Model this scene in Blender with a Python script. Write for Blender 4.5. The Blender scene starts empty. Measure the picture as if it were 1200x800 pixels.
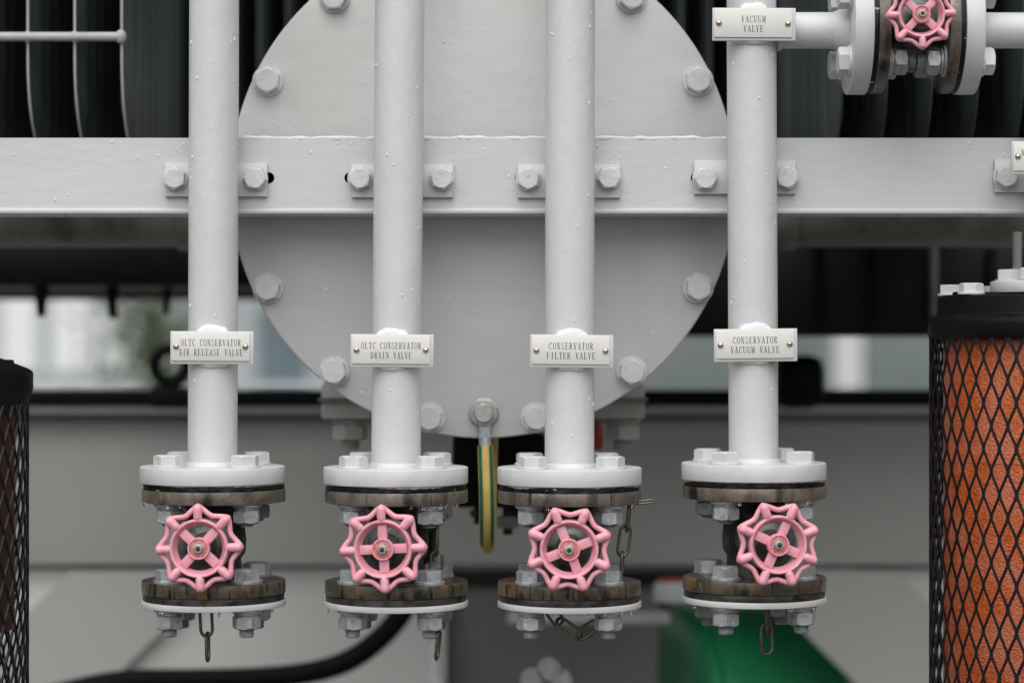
import bpy, bmesh, math, random
from mathutils import Vector, Matrix
R = math.radians
random.seed(7)
scene = bpy.context.scene
C = scene.collection

# ------------------------------------------------------------------ camera
S = 0.8333e-3                    # metres per photo pixel in the plane of the pipes (Y = 0)
D = 2.3611                       # camera to pipe plane
cam_d = bpy.data.cameras.new('camera')
cam = bpy.data.objects.new('camera', cam_d); C.objects.link(cam)
cam.location = (0, -D, 0); cam.rotation_euler = (R(90), 0, 0)
cam_d.lens = 85; cam_d.sensor_width = 36; cam_d.clip_start = .05; cam_d.clip_end = 2000
cam_d.dof.use_dof = True; cam_d.dof.focus_distance = D - .03; cam_d.dof.aperture_fstop = 2.9
scene.camera = cam

# ------------------------------------------------------------------ sky and sun: overcast, from the upper left front
SUN_EL, SUN_AZ = 56, 187         # azimuth: compass degrees, 180 = behind the camera (-Y)
world = bpy.data.worlds.new('World'); scene.world = world; world.use_nodes = True
nt = world.node_tree; nt.nodes.clear()
out = nt.nodes.new('ShaderNodeOutputWorld'); bg = nt.nodes.new('ShaderNodeBackground')
sky = nt.nodes.new('ShaderNodeTexSky'); sky.sky_type = 'NISHITA'; sky.sun_disc = False
sky.sun_elevation = R(SUN_EL); sky.sun_rotation = R(SUN_AZ)
sky.air_density = 1.0; sky.dust_density = 2.0; sky.ozone_density = 1.0
hs = nt.nodes.new('ShaderNodeHueSaturation'); hs.inputs['Saturation'].default_value = .07
nt.links.new(sky.outputs[0], hs.inputs['Color']); nt.links.new(hs.outputs[0], bg.inputs[0])
bg.inputs[1].default_value = .06
nt.links.new(bg.outputs[0], out.inputs[0])
sd = bpy.data.lights.new('sun', 'SUN'); sd.energy = 1.5; sd.angle = R(85); sd.color = (1, .985, .96)
sun = bpy.data.objects.new('sun', sd); C.objects.link(sun)
az = R(SUN_AZ); el = R(SUN_EL)
to_sun = Vector((math.sin(az)*math.cos(el), math.cos(az)*math.cos(el), math.sin(el)))
sun.rotation_euler = to_sun.to_track_quat('Z', 'Y').to_euler()
sun.location = to_sun*6
scene.view_settings.view_transform = 'Standard'; scene.view_settings.look = 'None'
scene.view_settings.gamma = 1; scene.view_settings.use_curve_mapping = False
scene.view_settings.exposure = .98

# ------------------------------------------------------------------ helpers
def W(px, py, Y=0.0):
    k = (D+Y)/D*S
    return Vector(((px-600)*k, Y, (400-py)*k))
def L(px, Y=0.0): return px*S*(D+Y)/D

class MB:
    def __init__(self): self.bm = bmesh.new()
    def box(self, c, s, rot=None, bev=0):
        x, y, z = s[0]/2, s[1]/2, s[2]/2
        vs = [Vector((sx*x, sy*y, sz*z)) for sx in (-1,1) for sy in (-1,1) for sz in (-1,1)]
        if rot is not None: vs = [rot @ v for v in vs]
        bv = [self.bm.verts.new(v+Vector(c)) for v in vs]
        fs = [self.bm.faces.new([bv[i] for i in f]) for f in ((0,1,3,2),(4,6,7,5),(0,4,5,1),(2,3,7,6),(0,2,6,4),(1,5,7,3))]
        if bev > 0:
            es = list({e for f in fs for e in f.edges})
            bmesh.ops.bevel(self.bm, geom=es, offset=bev, segments=2, affect='EDGES', profile=.5)
        return self
    def lathe(self, prof, seg=48, c=(0,0,0), axis='Z', closed=False, jitter=0):
        # prof: list of (radius, height along axis)
        M = {'Z': Matrix.Identity(3), 'Y': Matrix(((1,0,0),(0,0,-1),(0,1,0))), 'X': Matrix(((0,0,1),(1,0,0),(0,1,0)))}[axis] if isinstance(axis, str) else axis
        rings = []
        c = Vector(c)
        for r, h in prof:
            if r < 1e-7:
                rings.append([self.bm.verts.new(M @ Vector((0,0,h)) + c)])
            else:
                ring = []
                for i in range(seg):
                    a = 2*math.pi*i/seg
                    rr = r*(1+jitter*random.uniform(-1,1))
                    ring.append(self.bm.verts.new(M @ Vector((rr*math.cos(a), rr*math.sin(a), h)) + c))
                rings.append(ring)
        n = len(rings)
        for k in range(n if closed else n-1):
            a, b = rings[k], rings[(k+1) % n]
            for i in range(seg):
                j = (i+1) % seg
                if len(a) == 1 and len(b) == 1: continue
                if len(a) == 1: self.bm.faces.new((a[0], b[j], b[i]))
                elif len(b) == 1: self.bm.faces.new((a[i], a[j], b[0]))
                else: self.bm.faces.new((a[i], a[j], b[j], b[i]))
        return self
    def disc(self, r, h0, h1, bev=.001, seg=64, c=(0,0,0), axis='Z', jitter=0, inner=0):
        b = bev*.3
        p = [(r-bev, h0), (r-b, h0+b), (r, h0+bev), (r, h1-bev), (r-b, h1-b), (r-bev, h1)]
        if inner: p = [(inner, h0)]+p+[(inner, h1)]; return self.lathe(p, seg, c, axis, True, jitter)
        return self.lathe([(0,h0)]+p+[(0,h1)], seg, c, axis, False, jitter)
    def tube(self, pts, r, seg=10, closed=False, caps=True, flat=1.0):
        pts = [Vector(p) for p in pts]; n = len(pts)
        rings = []; up = None
        for i, p in enumerate(pts):
            if closed: t = (pts[(i+1) % n]-pts[i-1]).normalized()
            else: t = (pts[min(i+1,n-1)]-pts[max(i-1,0)]).normalized()
            if up is None:
                up = Vector((0,0,1)) if abs(t.z) < .9 else Vector((0,1,0))
            u = (up - t*up.dot(t)).normalized(); v = t.cross(u); up = u
            rr = r[i] if isinstance(r, (list,tuple)) else r
            rings.append([self.bm.verts.new(p+u*rr*math.cos(2*math.pi*k/seg)*flat+v*rr*math.sin(2*math.pi*k/seg)) for k in range(seg)])
        for i in range(n if closed else n-1):
            a, b = rings[i], rings[(i+1) % n]
            off = 0
            if closed and i == n-1:
                off = min(range(seg), key=lambda o: (a[0].co-b[o].co).length)
            for k in range(seg):
                self.bm.faces.new((a[k], a[(k+1) % seg], b[(k+1+off) % seg], b[(k+off) % seg]))
        if caps and not closed:
            self.bm.faces.new(rings[0][::-1]); self.bm.faces.new(rings[-1])
        return self
    def poly(self, pts2, y0, y1, holes=()):
        # polygon in XZ (with holes), extruded from y0 to y1
        loops = [pts2]+list(holes); es = []
        for lp in loops:
            vs = [self.bm.verts.new((p[0], y0, p[1])) for p in lp]
            es += [self.bm.edges.new((vs[i], vs[(i+1) % len(vs)])) for i in range(len(vs))]
        g = bmesh.ops.triangle_fill(self.bm, edges=es, use_beauty=True)
        fs = [f for f in g['geom'] if isinstance(f, bmesh.types.BMFace)]
        r = bmesh.ops.extrude_face_region(self.bm, geom=fs)
        for v in [v for v in r['geom'] if isinstance(v, bmesh.types.BMVert)]: v.co.y = y1
        return self
    def hexa(self, af, h, z0=0, c=(0,0,0), rot=0, chamfer_bottom=False):
        rc = af/math.sqrt(3); ra = af/2; c = Vector(c)
        def ring(rs, zs):
            o = []
            for i in range(12):
                a = math.pi*i/6+rot; k = i % 2
                o.append(self.bm.verts.new(c+Vector((rs[k]*math.cos(a), rs[k]*math.sin(a), zs[k]))))
            return o
        rr = [ring((ra*.93,ra*.93),(z0,z0)), ring((rc,ra),(z0+h*.2,z0+h*.04))] if chamfer_bottom else [ring((rc,ra),(z0,z0))]
        rr += [ring((rc,ra),(z0+h*.86,z0+h*.97)), ring((ra*.95,ra*.95),(z0+h,z0+h))]
        self.bm.faces.new(rr[0][::-1]); self.bm.faces.new(rr[-1])
        for a, b in zip(rr, rr[1:]):
            for i in range(12): self.bm.faces.new((a[i], a[(i+1) % 12], b[(i+1) % 12], b[i]))
        return self
    def sphere(self, c, s, u=12, v=8, rot=None):
        m = Matrix.Translation(c) @ (rot.to_4x4() if rot is not None else Matrix.Identity(4)) @ Matrix.Diagonal((*s, 1))
        bmesh.ops.create_uvsphere(self.bm, u_segments=u, v_segments=v, radius=1, matrix=m); return self
    def mesh(self, name, mat, sharp=35):
        bmesh.ops.recalc_face_normals(self.bm, faces=self.bm.faces)
        me = bpy.data.meshes.new(name); self.bm.to_mesh(me); self.bm.free()
        for p in me.polygons: p.use_smooth = True
        me.set_sharp_from_angle(angle=R(sharp))
        me.materials.append(mat); return me
    def build(self, name, mat, parent=None, sharp=35, kind=None):
        return put(name, self.mesh(name, mat, sharp), parent, kind=kind)

def put(name, me, parent=None, loc=(0,0,0), rot=(0,0,0), kind=None):
    o = bpy.data.objects.new(name, me); C.objects.link(o)
    o.parent = parent; o.location = loc; o.rotation_euler = rot
    if kind: o['kind'] = kind
    return o
def thing(name, label, cat, loc=(0,0,0), rz=0, group=None):
    o = bpy.data.objects.new(name, None); C.objects.link(o); o.empty_display_size = .03
    o.location = loc; o.rotation_euler = (0,0,rz); o['label'] = label; o['category'] = cat
    if group: o['group'] = group
    return o
def tag(o, label, cat, group=None):
    o['label'] = label; o['category'] = cat
    if group: o['group'] = group
    return o

# ------------------------------------------------------------------ materials
def mat(name, col, rough=.45, metal=0., var=.06, vscale=30, bump=.0, bscale=200, stretch=(1,1,1), spots=None, spec=.5, col2=None, streak=None, rvar=.1):
    m = bpy.data.materials.new(name); m.use_nodes = True; t = m.node_tree; N = t.nodes; K = t.links.new
    b = N['Principled BSDF']; b.inputs['Metallic'].default_value = metal
    b.inputs['Specular IOR Level'].default_value = spec
    tc = N.new('ShaderNodeTexCoord'); mp = N.new('ShaderNodeMapping'); mp.inputs['Scale'].default_value = stretch
    oi = N.new('ShaderNodeObjectInfo'); ml = N.new('ShaderNodeMath'); ml.operation = 'MULTIPLY'; ml.inputs[1].default_value = 37.0
    K(oi.outputs['Random'], ml.inputs[0])
    va = N.new('ShaderNodeVectorMath'); va.operation = 'ADD'; K(tc.outputs['Object'], va.inputs[0]); K(ml.outputs[0], va.inputs[1])   # every object its own patch of the pattern
    K(va.outputs[0], mp.inputs[0])
    n1 = N.new('ShaderNodeTexNoise'); n1.inputs['Scale'].default_value = vscale; n1.inputs['Detail'].default_value = 8; n1.inputs['Roughness'].default_value = .62
    K(mp.outputs[0], n1.inputs['Vector'])
    cr = N.new('ShaderNodeValToRGB'); cr.color_ramp.elements[0].position = .3; cr.color_ramp.elements[1].position = .7
    c2 = col2 or tuple(c*(1+var) for c in col); c1 = col if col2 else tuple(c*(1-var) for c in col)
    cr.color_ramp.elements[0].color = (*c1, 1); cr.color_ramp.elements[1].color = (*[min(1,c) for c in c2], 1)
    K(n1.outputs['Fac'], cr.inputs[0]); colout = cr.outputs[0]
    for sp in (spots or []):   # (colour, noise scale, threshold, strength, stretch[, ramp width])
        sc, ss, th, amt, st = sp[:5]; wd_ = sp[5] if len(sp) > 5 else .12
        m2 = N.new('ShaderNodeMapping'); m2.inputs['Scale'].default_value = st; K(va.outputs[0], m2.inputs[0])
        n2 = N.new('ShaderNodeTexNoise'); n2.inputs['Scale'].default_value = ss; n2.inputs['Detail'].default_value = 6
        K(m2.outputs[0], n2.inputs['Vector'])
        r2 = N.new('ShaderNodeValToRGB'); r2.color_ramp.elements[0].position = th; r2.color_ramp.elements[1].position = min(1, th+wd_)
        r2.color_ramp.elements[1].color = (amt, amt, amt, 1); K(n2.outputs['Fac'], r2.inputs[0])
        mx = N.new('ShaderNodeMix'); mx.data_type = 'RGBA'; K(r2.outputs[0], mx.inputs[0]); K(colout, mx.inputs[6])
        mx.inputs[7].default_value = (*sc, 1); colout = mx.outputs[2]
    K(colout, b.inputs['Base Color'])
    rm = N.new('ShaderNodeMapRange'); rm.inputs['To Min'].default_value = max(.02, rough-rvar); rm.inputs['To Max'].default_value = min(1, rough+rvar)
    K(n1.outputs['Fac'], rm.inputs[0]); K(rm.outputs[0], b.inputs['Roughness'])
    if bump:
        n3 = N.new('ShaderNodeTexNoise'); n3.inputs['Scale'].default_value = bscale; n3.inputs['Detail'].default_value = 4
        K(mp.outputs[0], n3.inputs['Vector'])
        bp = N.new('ShaderNodeBump'); bp.inputs['Strength'].default_value = 1; bp.inputs['Distance'].default_value = bump
        K(n3.outputs['Fac'], bp.inputs['Height']); K(bp.outputs[0], b.inputs['Normal'])
    return m

GRIME = [((.24,.23,.20), 9, .62, .22, (1,1,.35)), ((.10,.10,.09), 320, .80, .6, (1,1,1))]
M = {}
M['pipe'] = mat('pipe_paint', (.565,.575,.585), .38, var=.035, vscale=22, bump=.0009, bscale=80, stretch=(1,1,.55), spots=GRIME)
M['cover'] = mat('cover_paint', (.525,.525,.52), .36, var=.045, vscale=9, bump=.0007, bscale=60, stretch=(.6,1,1), spots=[((.24,.23,.20), 16, .60, .30, (1,1,.12)), ((.30,.29,.26), 5, .58, .25, (1,1,.4)), ((.08,.08,.07), 120, .775, .7, (1,1,1), .02)])
M['beam'] = mat('beam_paint', (.545,.555,.565), .36, var=.045, vscale=14, bump=.0004, bscale=90, stretch=(.3,1,1), spots=GRIME)
M['flange'] = mat('flange_paint', (.565,.57,.575), .4, var=.03, vscale=40, bump=.0003, bscale=110, spots=[((.30,.17,.07), 30, .68, .55, (1,1,.5)), ((.12,.11,.09), 70, .70, .4, (1,1,1))])
M['plate'] = mat('name_plate_enamel', (.66,.65,.615), .4, var=.025, vscale=60, bump=.00006, bscale=300, spots=[((.35,.27,.17), 60, .70, .4, (1,1,1))])
M['caulk'] = mat('caulk', (.64,.65,.655), .45, var=.05, bump=.0006, bscale=140)
M['boltpaint'] = mat('bolt_paint', (.56,.565,.565), .38, var=.06, vscale=90, bump=.0006, bscale=200, spots=[((.25,.22,.18), 120, .66, .45, (1,1,1))])
M['galv'] = mat('galvanised_steel', (.37,.39,.405), .4, metal=.45, var=.28, vscale=140, bump=.0003, bscale=400, spots=[((.09,.08,.065), 110, .60, .6, (1,1,1))])
M['thread'] = mat('bolt_thread', (.24,.235,.225), .45, metal=.6, var=.3, vscale=200)
M['rust'] = mat('weathered_flange_edge', (.075,.062,.050), .38, var=0, col2=(.185,.158,.130), vscale=55, stretch=(1,1,.9), bump=.0004, bscale=260, metal=.2,
               spots=[((.22,.12,.05), 30, .62, .5, (1,1,.5), .08), ((.34,.33,.31), 60, .66, .5, (1,1,.9), .06), ((.010,.008,.006), 240, .64, .9, (1,1,.05), .03), ((.008,.007,.006), 36, .56, .9, (1,1,.25), .10)])
M['rust2'] = mat('stained_flange_edge', (.038,.031,.022), .34, var=0, col2=(.135,.110,.080), vscale=60, stretch=(1,1,.8), bump=.0004, bscale=260, metal=.2,
               spots=[((.27,.145,.035), 34, .565, .75, (1,1,.6), .09), ((.30,.26,.20), 90, .66, .6, (1,1,.6), .05), ((.006,.005,.004), 230, .60, .95, (1,1,.07), .035), ((.006,.005,.005), 40, .57, .85, (1,1,.4), .08)])
M['gasket'] = mat('gasket_rubber', (.005,.005,.005), .55, spec=.3, var=.3, vscale=120, bump=.0012, bscale=160, spots=[((.45,.45,.44), 60, .66, .9, (1,1,2.2), .04)])
M['gasket2'] = mat('lower_gasket', (.030,.029,.027), .5, var=.3, vscale=150, bump=.0006, bscale=200, spots=[((.006,.006,.006), 50, .52, .9, (1,1,.8))])
M['body'] = mat('valve_casting', (.008,.008,.008), .5, var=.5, vscale=60, bump=.002, bscale=140, spots=[((.09,.09,.08), 50, .62, .6, (1,1,1))])
M['bonnet'] = mat('bonnet_metal', (.10,.105,.098), .38, metal=.5, var=.3, vscale=80, bump=.0004, bscale=200, spots=[((.02,.02,.018), 60, .52, .8, (1,1,1))])
M['pink'] = mat('pink_enamel', (.75,.335,.405), .36, var=.10, vscale=70, bump=.0005, bscale=200, rvar=.12, spots=[((.50,.15,.19), 55, .60, .5, (1,1,1)), ((.16,.06,.055), 170, .70, .75, (1,1,1), .05), ((.80,.50,.54), 90, .66, .5, (1,1,1), .06)])
M['hub'] = mat('worn_hub_enamel', (.34,.035,.03), .45, var=0, col2=(.78,.33,.33), vscale=520, bump=.0006, bscale=420)
M['nutsteel'] = mat('stem_nut_steel', (.40,.41,.38), .4, metal=.6, var=.2, vscale=200, spots=[((.30,.12,.07), 200, .62, .6, (1,1,1))])
M['stem'] = mat('stem_end', (.035,.037,.037), .5, metal=.4)
M['rivet'] = mat('rivet_metal', (.50,.45,.38), .25, metal=.9, var=.15, vscale=300)
M['ink'] = mat('ink', (.035,.035,.037), .6, var=.25, vscale=900)
M['chain'] = mat('chain_steel', (.13,.12,.10), .38, metal=.8, var=.3, vscale=160, bump=.0003, bscale=400, spots=[((.09,.05,.025), 120, .58, .6, (1,1,1))])
M['black'] = mat('black_paint', (.004,.004,.005), .45, spec=.12, var=.2, vscale=30, bump=.0004, bscale=200)
M['cage'] = mat('cage_paint', (.006,.006,.008), .42, spec=.25, var=.25, vscale=90, bump=.0003, bscale=300)
M['rubber'] = mat('black_rubber', (.003,.003,.003), .6, var=.2, spec=.12)
M['fin'] = mat('radiator_paint', (.070,.082,.087), .45, metal=.15, var=.14, vscale=10, stretch=(1,1,.15), bump=.0003, bscale=120, spots=[((.20,.21,.21), 8, .58, .5, (1,1.6,.18)), ((.03,.03,.03), 12, .64, .5, (1,1,.2))])
M['finedge'] = mat('radiator_edge', (.38,.39,.39), .45, var=.12, vscale=40, bump=.0003)
M['darksteel'] = mat('dark_steel', (.005,.0052,.0045), .5, spec=.25, var=.3, vscale=12, spots=[((.016,.017,.014), 14, .58, .5, (1,1,.6))])
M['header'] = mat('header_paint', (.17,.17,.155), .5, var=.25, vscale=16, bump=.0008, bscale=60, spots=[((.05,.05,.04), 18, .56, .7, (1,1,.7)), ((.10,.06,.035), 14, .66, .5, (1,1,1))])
M['tank'] = mat('tank_paint', (.47,.475,.455), .5, var=.04, vscale=5, bump=.0003, bscale=60, spots=[((.22,.2,.17), 6, .62, .3, (1,1,.3))])
M['frame'] = mat('tank_frame_shaded', (.43,.435,.415), .5, var=.04, vscale=5, bump=.0003, bscale=60)  # tank grey darkened: the frame's shade is put into the colour
M['lower'] = mat('tank_wall_lit', (.60,.605,.585), .5, var=.04, vscale=5, bump=.0003, bscale=60)  # tank grey lightened: extra sky light on the lower wall put into the colour
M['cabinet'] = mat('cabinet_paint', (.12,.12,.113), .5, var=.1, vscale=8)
M['green'] = mat('green_paint', (.028,.32,.135), .3, var=.12, vscale=14, bump=.0004, bscale=90)
M['yellow'] = mat('cable_yellow', (.60,.42,.11), .5, var=.1, vscale=60, spots=[((.30,.2,.06), 50, .6, .5, (1,1,.4))])
M['cgreen'] = mat('cable_green', (.012,.13,.07), .5, var=.2, vscale=60)
M['red'] = mat('red_plastic', (.30,.03,.022), .5)
M['ground'] = mat('concrete_ground', (.045,.045,.043), .8, var=.2, vscale=2)
M['offwhite'] = mat('far_wall_paint', (.36,.395,.405), .6, var=.08, vscale=1)
M['white'] = mat('far_white_wall', (.75,.76,.77), .6, var=.05, vscale=2)
M['glassy'] = mat('far_window', (.12,.16,.18), .2, var=.2, vscale=1)
M['leaf'] = mat('leaves', (.06,.10,.04), .6, var=.4, vscale=6)
M['bark'] = mat('bark', (.10,.07,.05), .8, var=.3, vscale=10)
M['teal'] = mat('far_cabinet_paint', (.10,.125,.12), .5, var=.1, vscale=4)

# silica gel: close-packed orange beads
m = bpy.data.materials.new('silica_gel'); m.use_nodes = True; t = m.node_tree; N = t.nodes; K = t.links.new
b = N['Principled BSDF']; b.inputs['Roughness'].default_value = .35
tc = N.new('ShaderNodeTexCoord'); vo = N.new('ShaderNodeTexVoronoi'); vo.inputs['Scale'].default_value = 520; K(tc.outputs['Object'], vo.inputs['Vector'])
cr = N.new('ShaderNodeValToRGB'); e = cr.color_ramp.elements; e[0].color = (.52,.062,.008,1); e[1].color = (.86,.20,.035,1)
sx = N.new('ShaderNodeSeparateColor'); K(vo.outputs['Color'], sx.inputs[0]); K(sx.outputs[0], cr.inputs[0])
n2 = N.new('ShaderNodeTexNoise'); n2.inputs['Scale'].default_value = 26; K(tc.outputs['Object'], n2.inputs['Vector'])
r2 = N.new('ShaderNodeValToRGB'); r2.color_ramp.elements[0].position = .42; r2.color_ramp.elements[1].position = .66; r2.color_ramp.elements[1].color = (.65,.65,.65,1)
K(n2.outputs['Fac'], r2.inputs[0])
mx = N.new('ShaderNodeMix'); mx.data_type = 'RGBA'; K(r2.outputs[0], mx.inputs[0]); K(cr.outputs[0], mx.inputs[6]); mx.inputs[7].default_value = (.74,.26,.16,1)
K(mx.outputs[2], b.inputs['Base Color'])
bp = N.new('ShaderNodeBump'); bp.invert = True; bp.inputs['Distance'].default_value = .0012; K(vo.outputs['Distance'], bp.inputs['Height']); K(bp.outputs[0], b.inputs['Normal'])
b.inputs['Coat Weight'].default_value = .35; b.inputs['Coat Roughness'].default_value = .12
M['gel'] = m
M['gel_shaded'] = mat('shaded_gel', (.05,.010,.004), .45, var=0, col2=(.15,.034,.009), vscale=260, bump=.001, bscale=420)  # dark copy of the gel: left breather's shadow put into the colour
# rain drops
m = bpy.data.materials.new('rain_water'); m.use_nodes = True; b = m.node_tree.nodes['Principled BSDF']
b.inputs['Roughness'].default_value = .02; b.inputs['Transmission Weight'].default_value = 1; b.inputs['IOR'].default_value = 1.33; b.inputs['Base Color'].default_value = (1,1,1,1)
M['clear'] = m
M['water'] = mat('rain_wet_bead', (.60,.61,.62), .06, var=.02, rvar=.02)

# ------------------------------------------------------------------ shared fastener meshes (axis +Z, seat at z = 0)
def bolt_mesh(af, h, wash_r, wash_h, key, seed=0):
    mb = MB()
    if wash_r: mb.disc(wash_r, 0, wash_h, .0004, 28)
    mb.hexa(af, h, wash_h, rot=0)
    return mb.mesh('bolt', M[key], 9)
def nut_mesh(af, h, wash_r, key, end=.008, er=.0075):
    mb = MB(); mb.disc(wash_r, 0, .0028, .0004, 28); mb.disc(wash_r*.82, .0028, .0052, .0004, 28)
    mb.hexa(af, h, .0052, chamfer_bottom=True)
    z = .0052+h; p = [(er, z-.001)]; n = max(2, int(end/.0016))
    for i in range(n): p += [(er, z+i*.0016), (er*.86, z+i*.0016+.0008)]
    p += [(er*.8, z+n*.0016), (0, z+n*.0016)]
    mb.lathe(p, 18)
    return mb.mesh('nut', M[key], 12)
B_COVER = bolt_mesh(.0235, .0115, .0158, .0032, 'boltpaint')
B_BEAM = bolt_mesh(.0195, .0085, .0125, .0025, 'boltpaint')
B_FL = bolt_mesh(.0240, .0100, .0150, .0022, 'flange')
B_LOW = bolt_mesh(.0240, .0105, .0150, .003, 'galv')
N_UP = nut_mesh(.0240, .0135, .0150, 'galv', .004)
N_LOW = nut_mesh(.0240, .0135, .0152, 'galv', .009)
FRONT = (R(90), 0, 0)          # +Z of a fastener turned to face the camera (-Y)

# ------------------------------------------------------------------ setting
GZ = -1.6
mb = MB(); v = [mb.bm.verts.new(p) for p in ((-600,-600,GZ),(600,-600,GZ),(600,600,GZ),(-600,600,GZ))]; mb.bm.faces.new(v)
o = mb.build('ground', M['ground'], kind='structure')

# far pale building, cabinet and tree glimpsed through the gap
bx = thing('far_building', 'blurred pale building seen through the gap on the left', 'building', (-3.4, 24, GZ))
mb = MB(); mb.box((0,3,2.2), (9.5,6,4.4)); mb.build('wall', M['offwhite'], bx)
mb = MB(); mb.box((0,3,4.5), (9.9,6.4,.2)); mb.build('roof', M['tank'], bx)
for x, w2 in ((-1.95,.40),(-1.38,.44),(-.86,.40)):
    mb = MB(); mb.box((x,-.05,1.85), (w2,.1,1.2)); mb.build('panel', M['white'], bx)
mb = MB(); mb.box((-1.2,-.05,.98), (2.3,.1,.22)); mb.build('panel', M['white'], bx)
for x in (-4.0,-2.9,.9,2.2):
    mb = MB(); mb.box((x,-.03,1.55), (.55,.06,.9)); w_ = mb.build('window', M['glassy'], bx)
    mb = MB(); mb.box((x,-.06,1.07), (.65,.12,.06)); mb.build('sill', M['white'], w_)
cb = thing('far_cabinet', 'blurred grey green equipment cabinet beyond the gap on the right', 'cabinet', (1.35, 9, GZ))
mb = MB(); mb.box((0,.4,.9), (2.4,.8,1.8), bev=.02); mb.build('body', M['teal'], cb)
for x in (-.6,.6):
    mb = MB(); mb.box((x,-.012,.9), (1.1,.024,1.6), bev=.006); d_ = mb.build('door', M['teal'], cb)
    mb = MB(); mb.box((x*.2,-.04,1.0), (.03,.03,.2), bev=.004); mb.build('handle', M['black'], d_)
mb = MB(); mb.box((.225,-.035,1.52), (.13,.02,.30)); mb.build('notice', M['pipe'], cb)
tr = thing('tree', 'blurred green tree standing beyond the gap', 'tree', (-2.55, 15, GZ))
mb = MB(); mb.tube([(0,0,0),(.03,0,.8),(-.02,.05,1.5),(.05,0,2.3)], [.07,.06,.045,.02], 8)
for a in range(6):
    q = a*1.05; mb.tube([(0,0,1+.15*a),(.25*math.cos(q),.25*math.sin(q),1.3+.15*a),(.45*math.cos(q),.45*math.sin(q),1.7+.14*a)], [.03,.02,.01], 6)
mb.build('trunk', M['bark'], tr)
mb = MB()
for i in range(900):
    q = Vector((random.gauss(0,.24), random.gauss(0,.24), random.gauss(1.75,.38)))
    u = Vector((random.uniform(-1,1),random.uniform(-1,1),random.uniform(-1,1))).normalized(); w2 = u.orthogonal().normalized(); s = random.uniform(.03,.06)
    mb.bm.faces.new([mb.bm.verts.new(q+u*s), mb.bm.verts.new(q+w2*s*.5), mb.bm.verts.new(q-u*s), mb.bm.verts.new(q-w2*s*.5)])
mb.build('crown', M['leaf'], tr)

# transformer tank: deep blurred grey top frame with splayed gusset plates below it
TY = 1.15
tk = thing('transformer_tank', 'blurred grey transformer tank wall behind the row of valves', 'tank', (0, TY, GZ))
def T(px, py, Y): q = W(px, py, Y); return Vector((q.x, q.y-TY, q.z-GZ))
def tank_box(name, px0, py0, px1, py1, Y0, Y1, m, par=tk, bev=.004):
    a = T(px0, py0, Y0); b_ = T(px1, py1, Y0); mb = MB()
    mb.box(((a.x+b_.x)/2, (Y0+Y1)/2-TY, (a.z+b_.z)/2), (abs(b_.x-a.x), Y1-Y0, abs(a.z-b_.z)), bev=bev); return mb.build(name, m, par)
tank_box('top_frame', -700, 492, 1900, 664, TY, TY+.25, M['frame'], bev=.012)
tank_box('cover_plate', -700, 483, 1900, 491, TY+.03, TY+.9, M['tank'], bev=.002)
tank_box('wall', -700, 666, 523, 1900, TY+.03, TY+.20, M['lower'])
tank_box('wall', 1010, 666, 1900, 1900, TY+.03, TY+.20, M['lower'])
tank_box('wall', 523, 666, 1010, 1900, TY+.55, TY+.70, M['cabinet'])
def slab(name, pts, Y0, Y1, m, par):
    mb = MB(); mb.poly([(T(x,y,Y0).x, T(x,y,Y0).z) for x,y in pts], Y0-TY, Y1-TY); return mb.build(name, m, par)
slab('gusset_plate', [(82,668),(262,668),(-60,985),(-240,985)], TY+.008, TY+.0295, M['tank'], tk)
slab('gusset_plate', [(868,668),(1050,668),(1370,985),(1190,985)], TY+.008, TY+.0295, M['tank'], tk)
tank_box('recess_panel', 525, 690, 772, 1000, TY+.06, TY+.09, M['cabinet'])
tank_box('cable_tray', -700, 457, 1900, 476.5, TY-.06, TY-.01, M['black'])
tank_box('trim', -700, 478, 1900, 483, TY-.05, TY+.03, M['pipe'], bev=.001)

# ------------------------------------------------------------------ radiators behind the beam
def fin_mesh(sd, depth=.5, top=1.6, Rc=.10, z0=0.0):
    # front edge on local Y=0, lower end rounded with radius Rc; z0 is the lowest point
    mb = MB(); n = 56; cols = []
    for i in range(n+1):
        y = depth*i/n
        e0 = min(y, depth-y); zb = z0 + (Rc-math.sqrt(max(0, Rc*Rc-(Rc-e0)**2)) if e0 < Rc else 0)
        th = .0012 if i in (0,1,n-1,n) else .0030+.0042*math.sin(math.pi*((i-2)/(n-4)*7 % 1))
        cols.append((y, zb, th))
    g = []
    for y, zb, th in cols:
        zs = [zb, zb+.012, zb+.03, zb+.12, top*.5, top]; tt = [.001, .0012, th, th, th, th]
        g.append(([mb.bm.verts.new((-h, y, z)) for z, h in zip(zs, tt)], [mb.bm.verts.new((h, y, z)) for z, h in zip(zs, tt)]))
    for (a0, a1), (b0, b1) in zip(g, g[1:]):
        for k in range(5):
            mb.bm.faces.new((a0[k], a0[k+1], b0[k+1], b0[k])); mb.bm.faces.new((a1[k], b1[k], b1[k+1], a1[k+1]))
        mb.bm.faces.new((a0[0], b0[0], b1[0], a1[0])); mb.bm.faces.new((a0[5], a1[5], b1[5], b0[5]))
    for (a0, a1) in (g[0], g[-1]):
        for k in range(5): mb.bm.faces.new((a0[k], a1[k], a1[k+1], a0[k+1]))
    return mb.mesh('fin', M['fin'], 25)
def seam_mesh(top=1.6, Rc=.10, r=.00145, m='finedge'):
    mb = MB(); pts = [(0,0.0,top),(0,0,top*.5),(0,0,Rc)]
    for i in range(1,10):
        a = math.pi/2*i/10; pts.append((0, Rc-Rc*math.cos(a), Rc-Rc*math.sin(a)))
    mb.tube(pts, r, 8); return mb.mesh('seam', M[m])
FIN = fin_mesh(1, .385); FINW = fin_mesh(1, .62); SEAM = seam_mesh()
FY = .17
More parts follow.
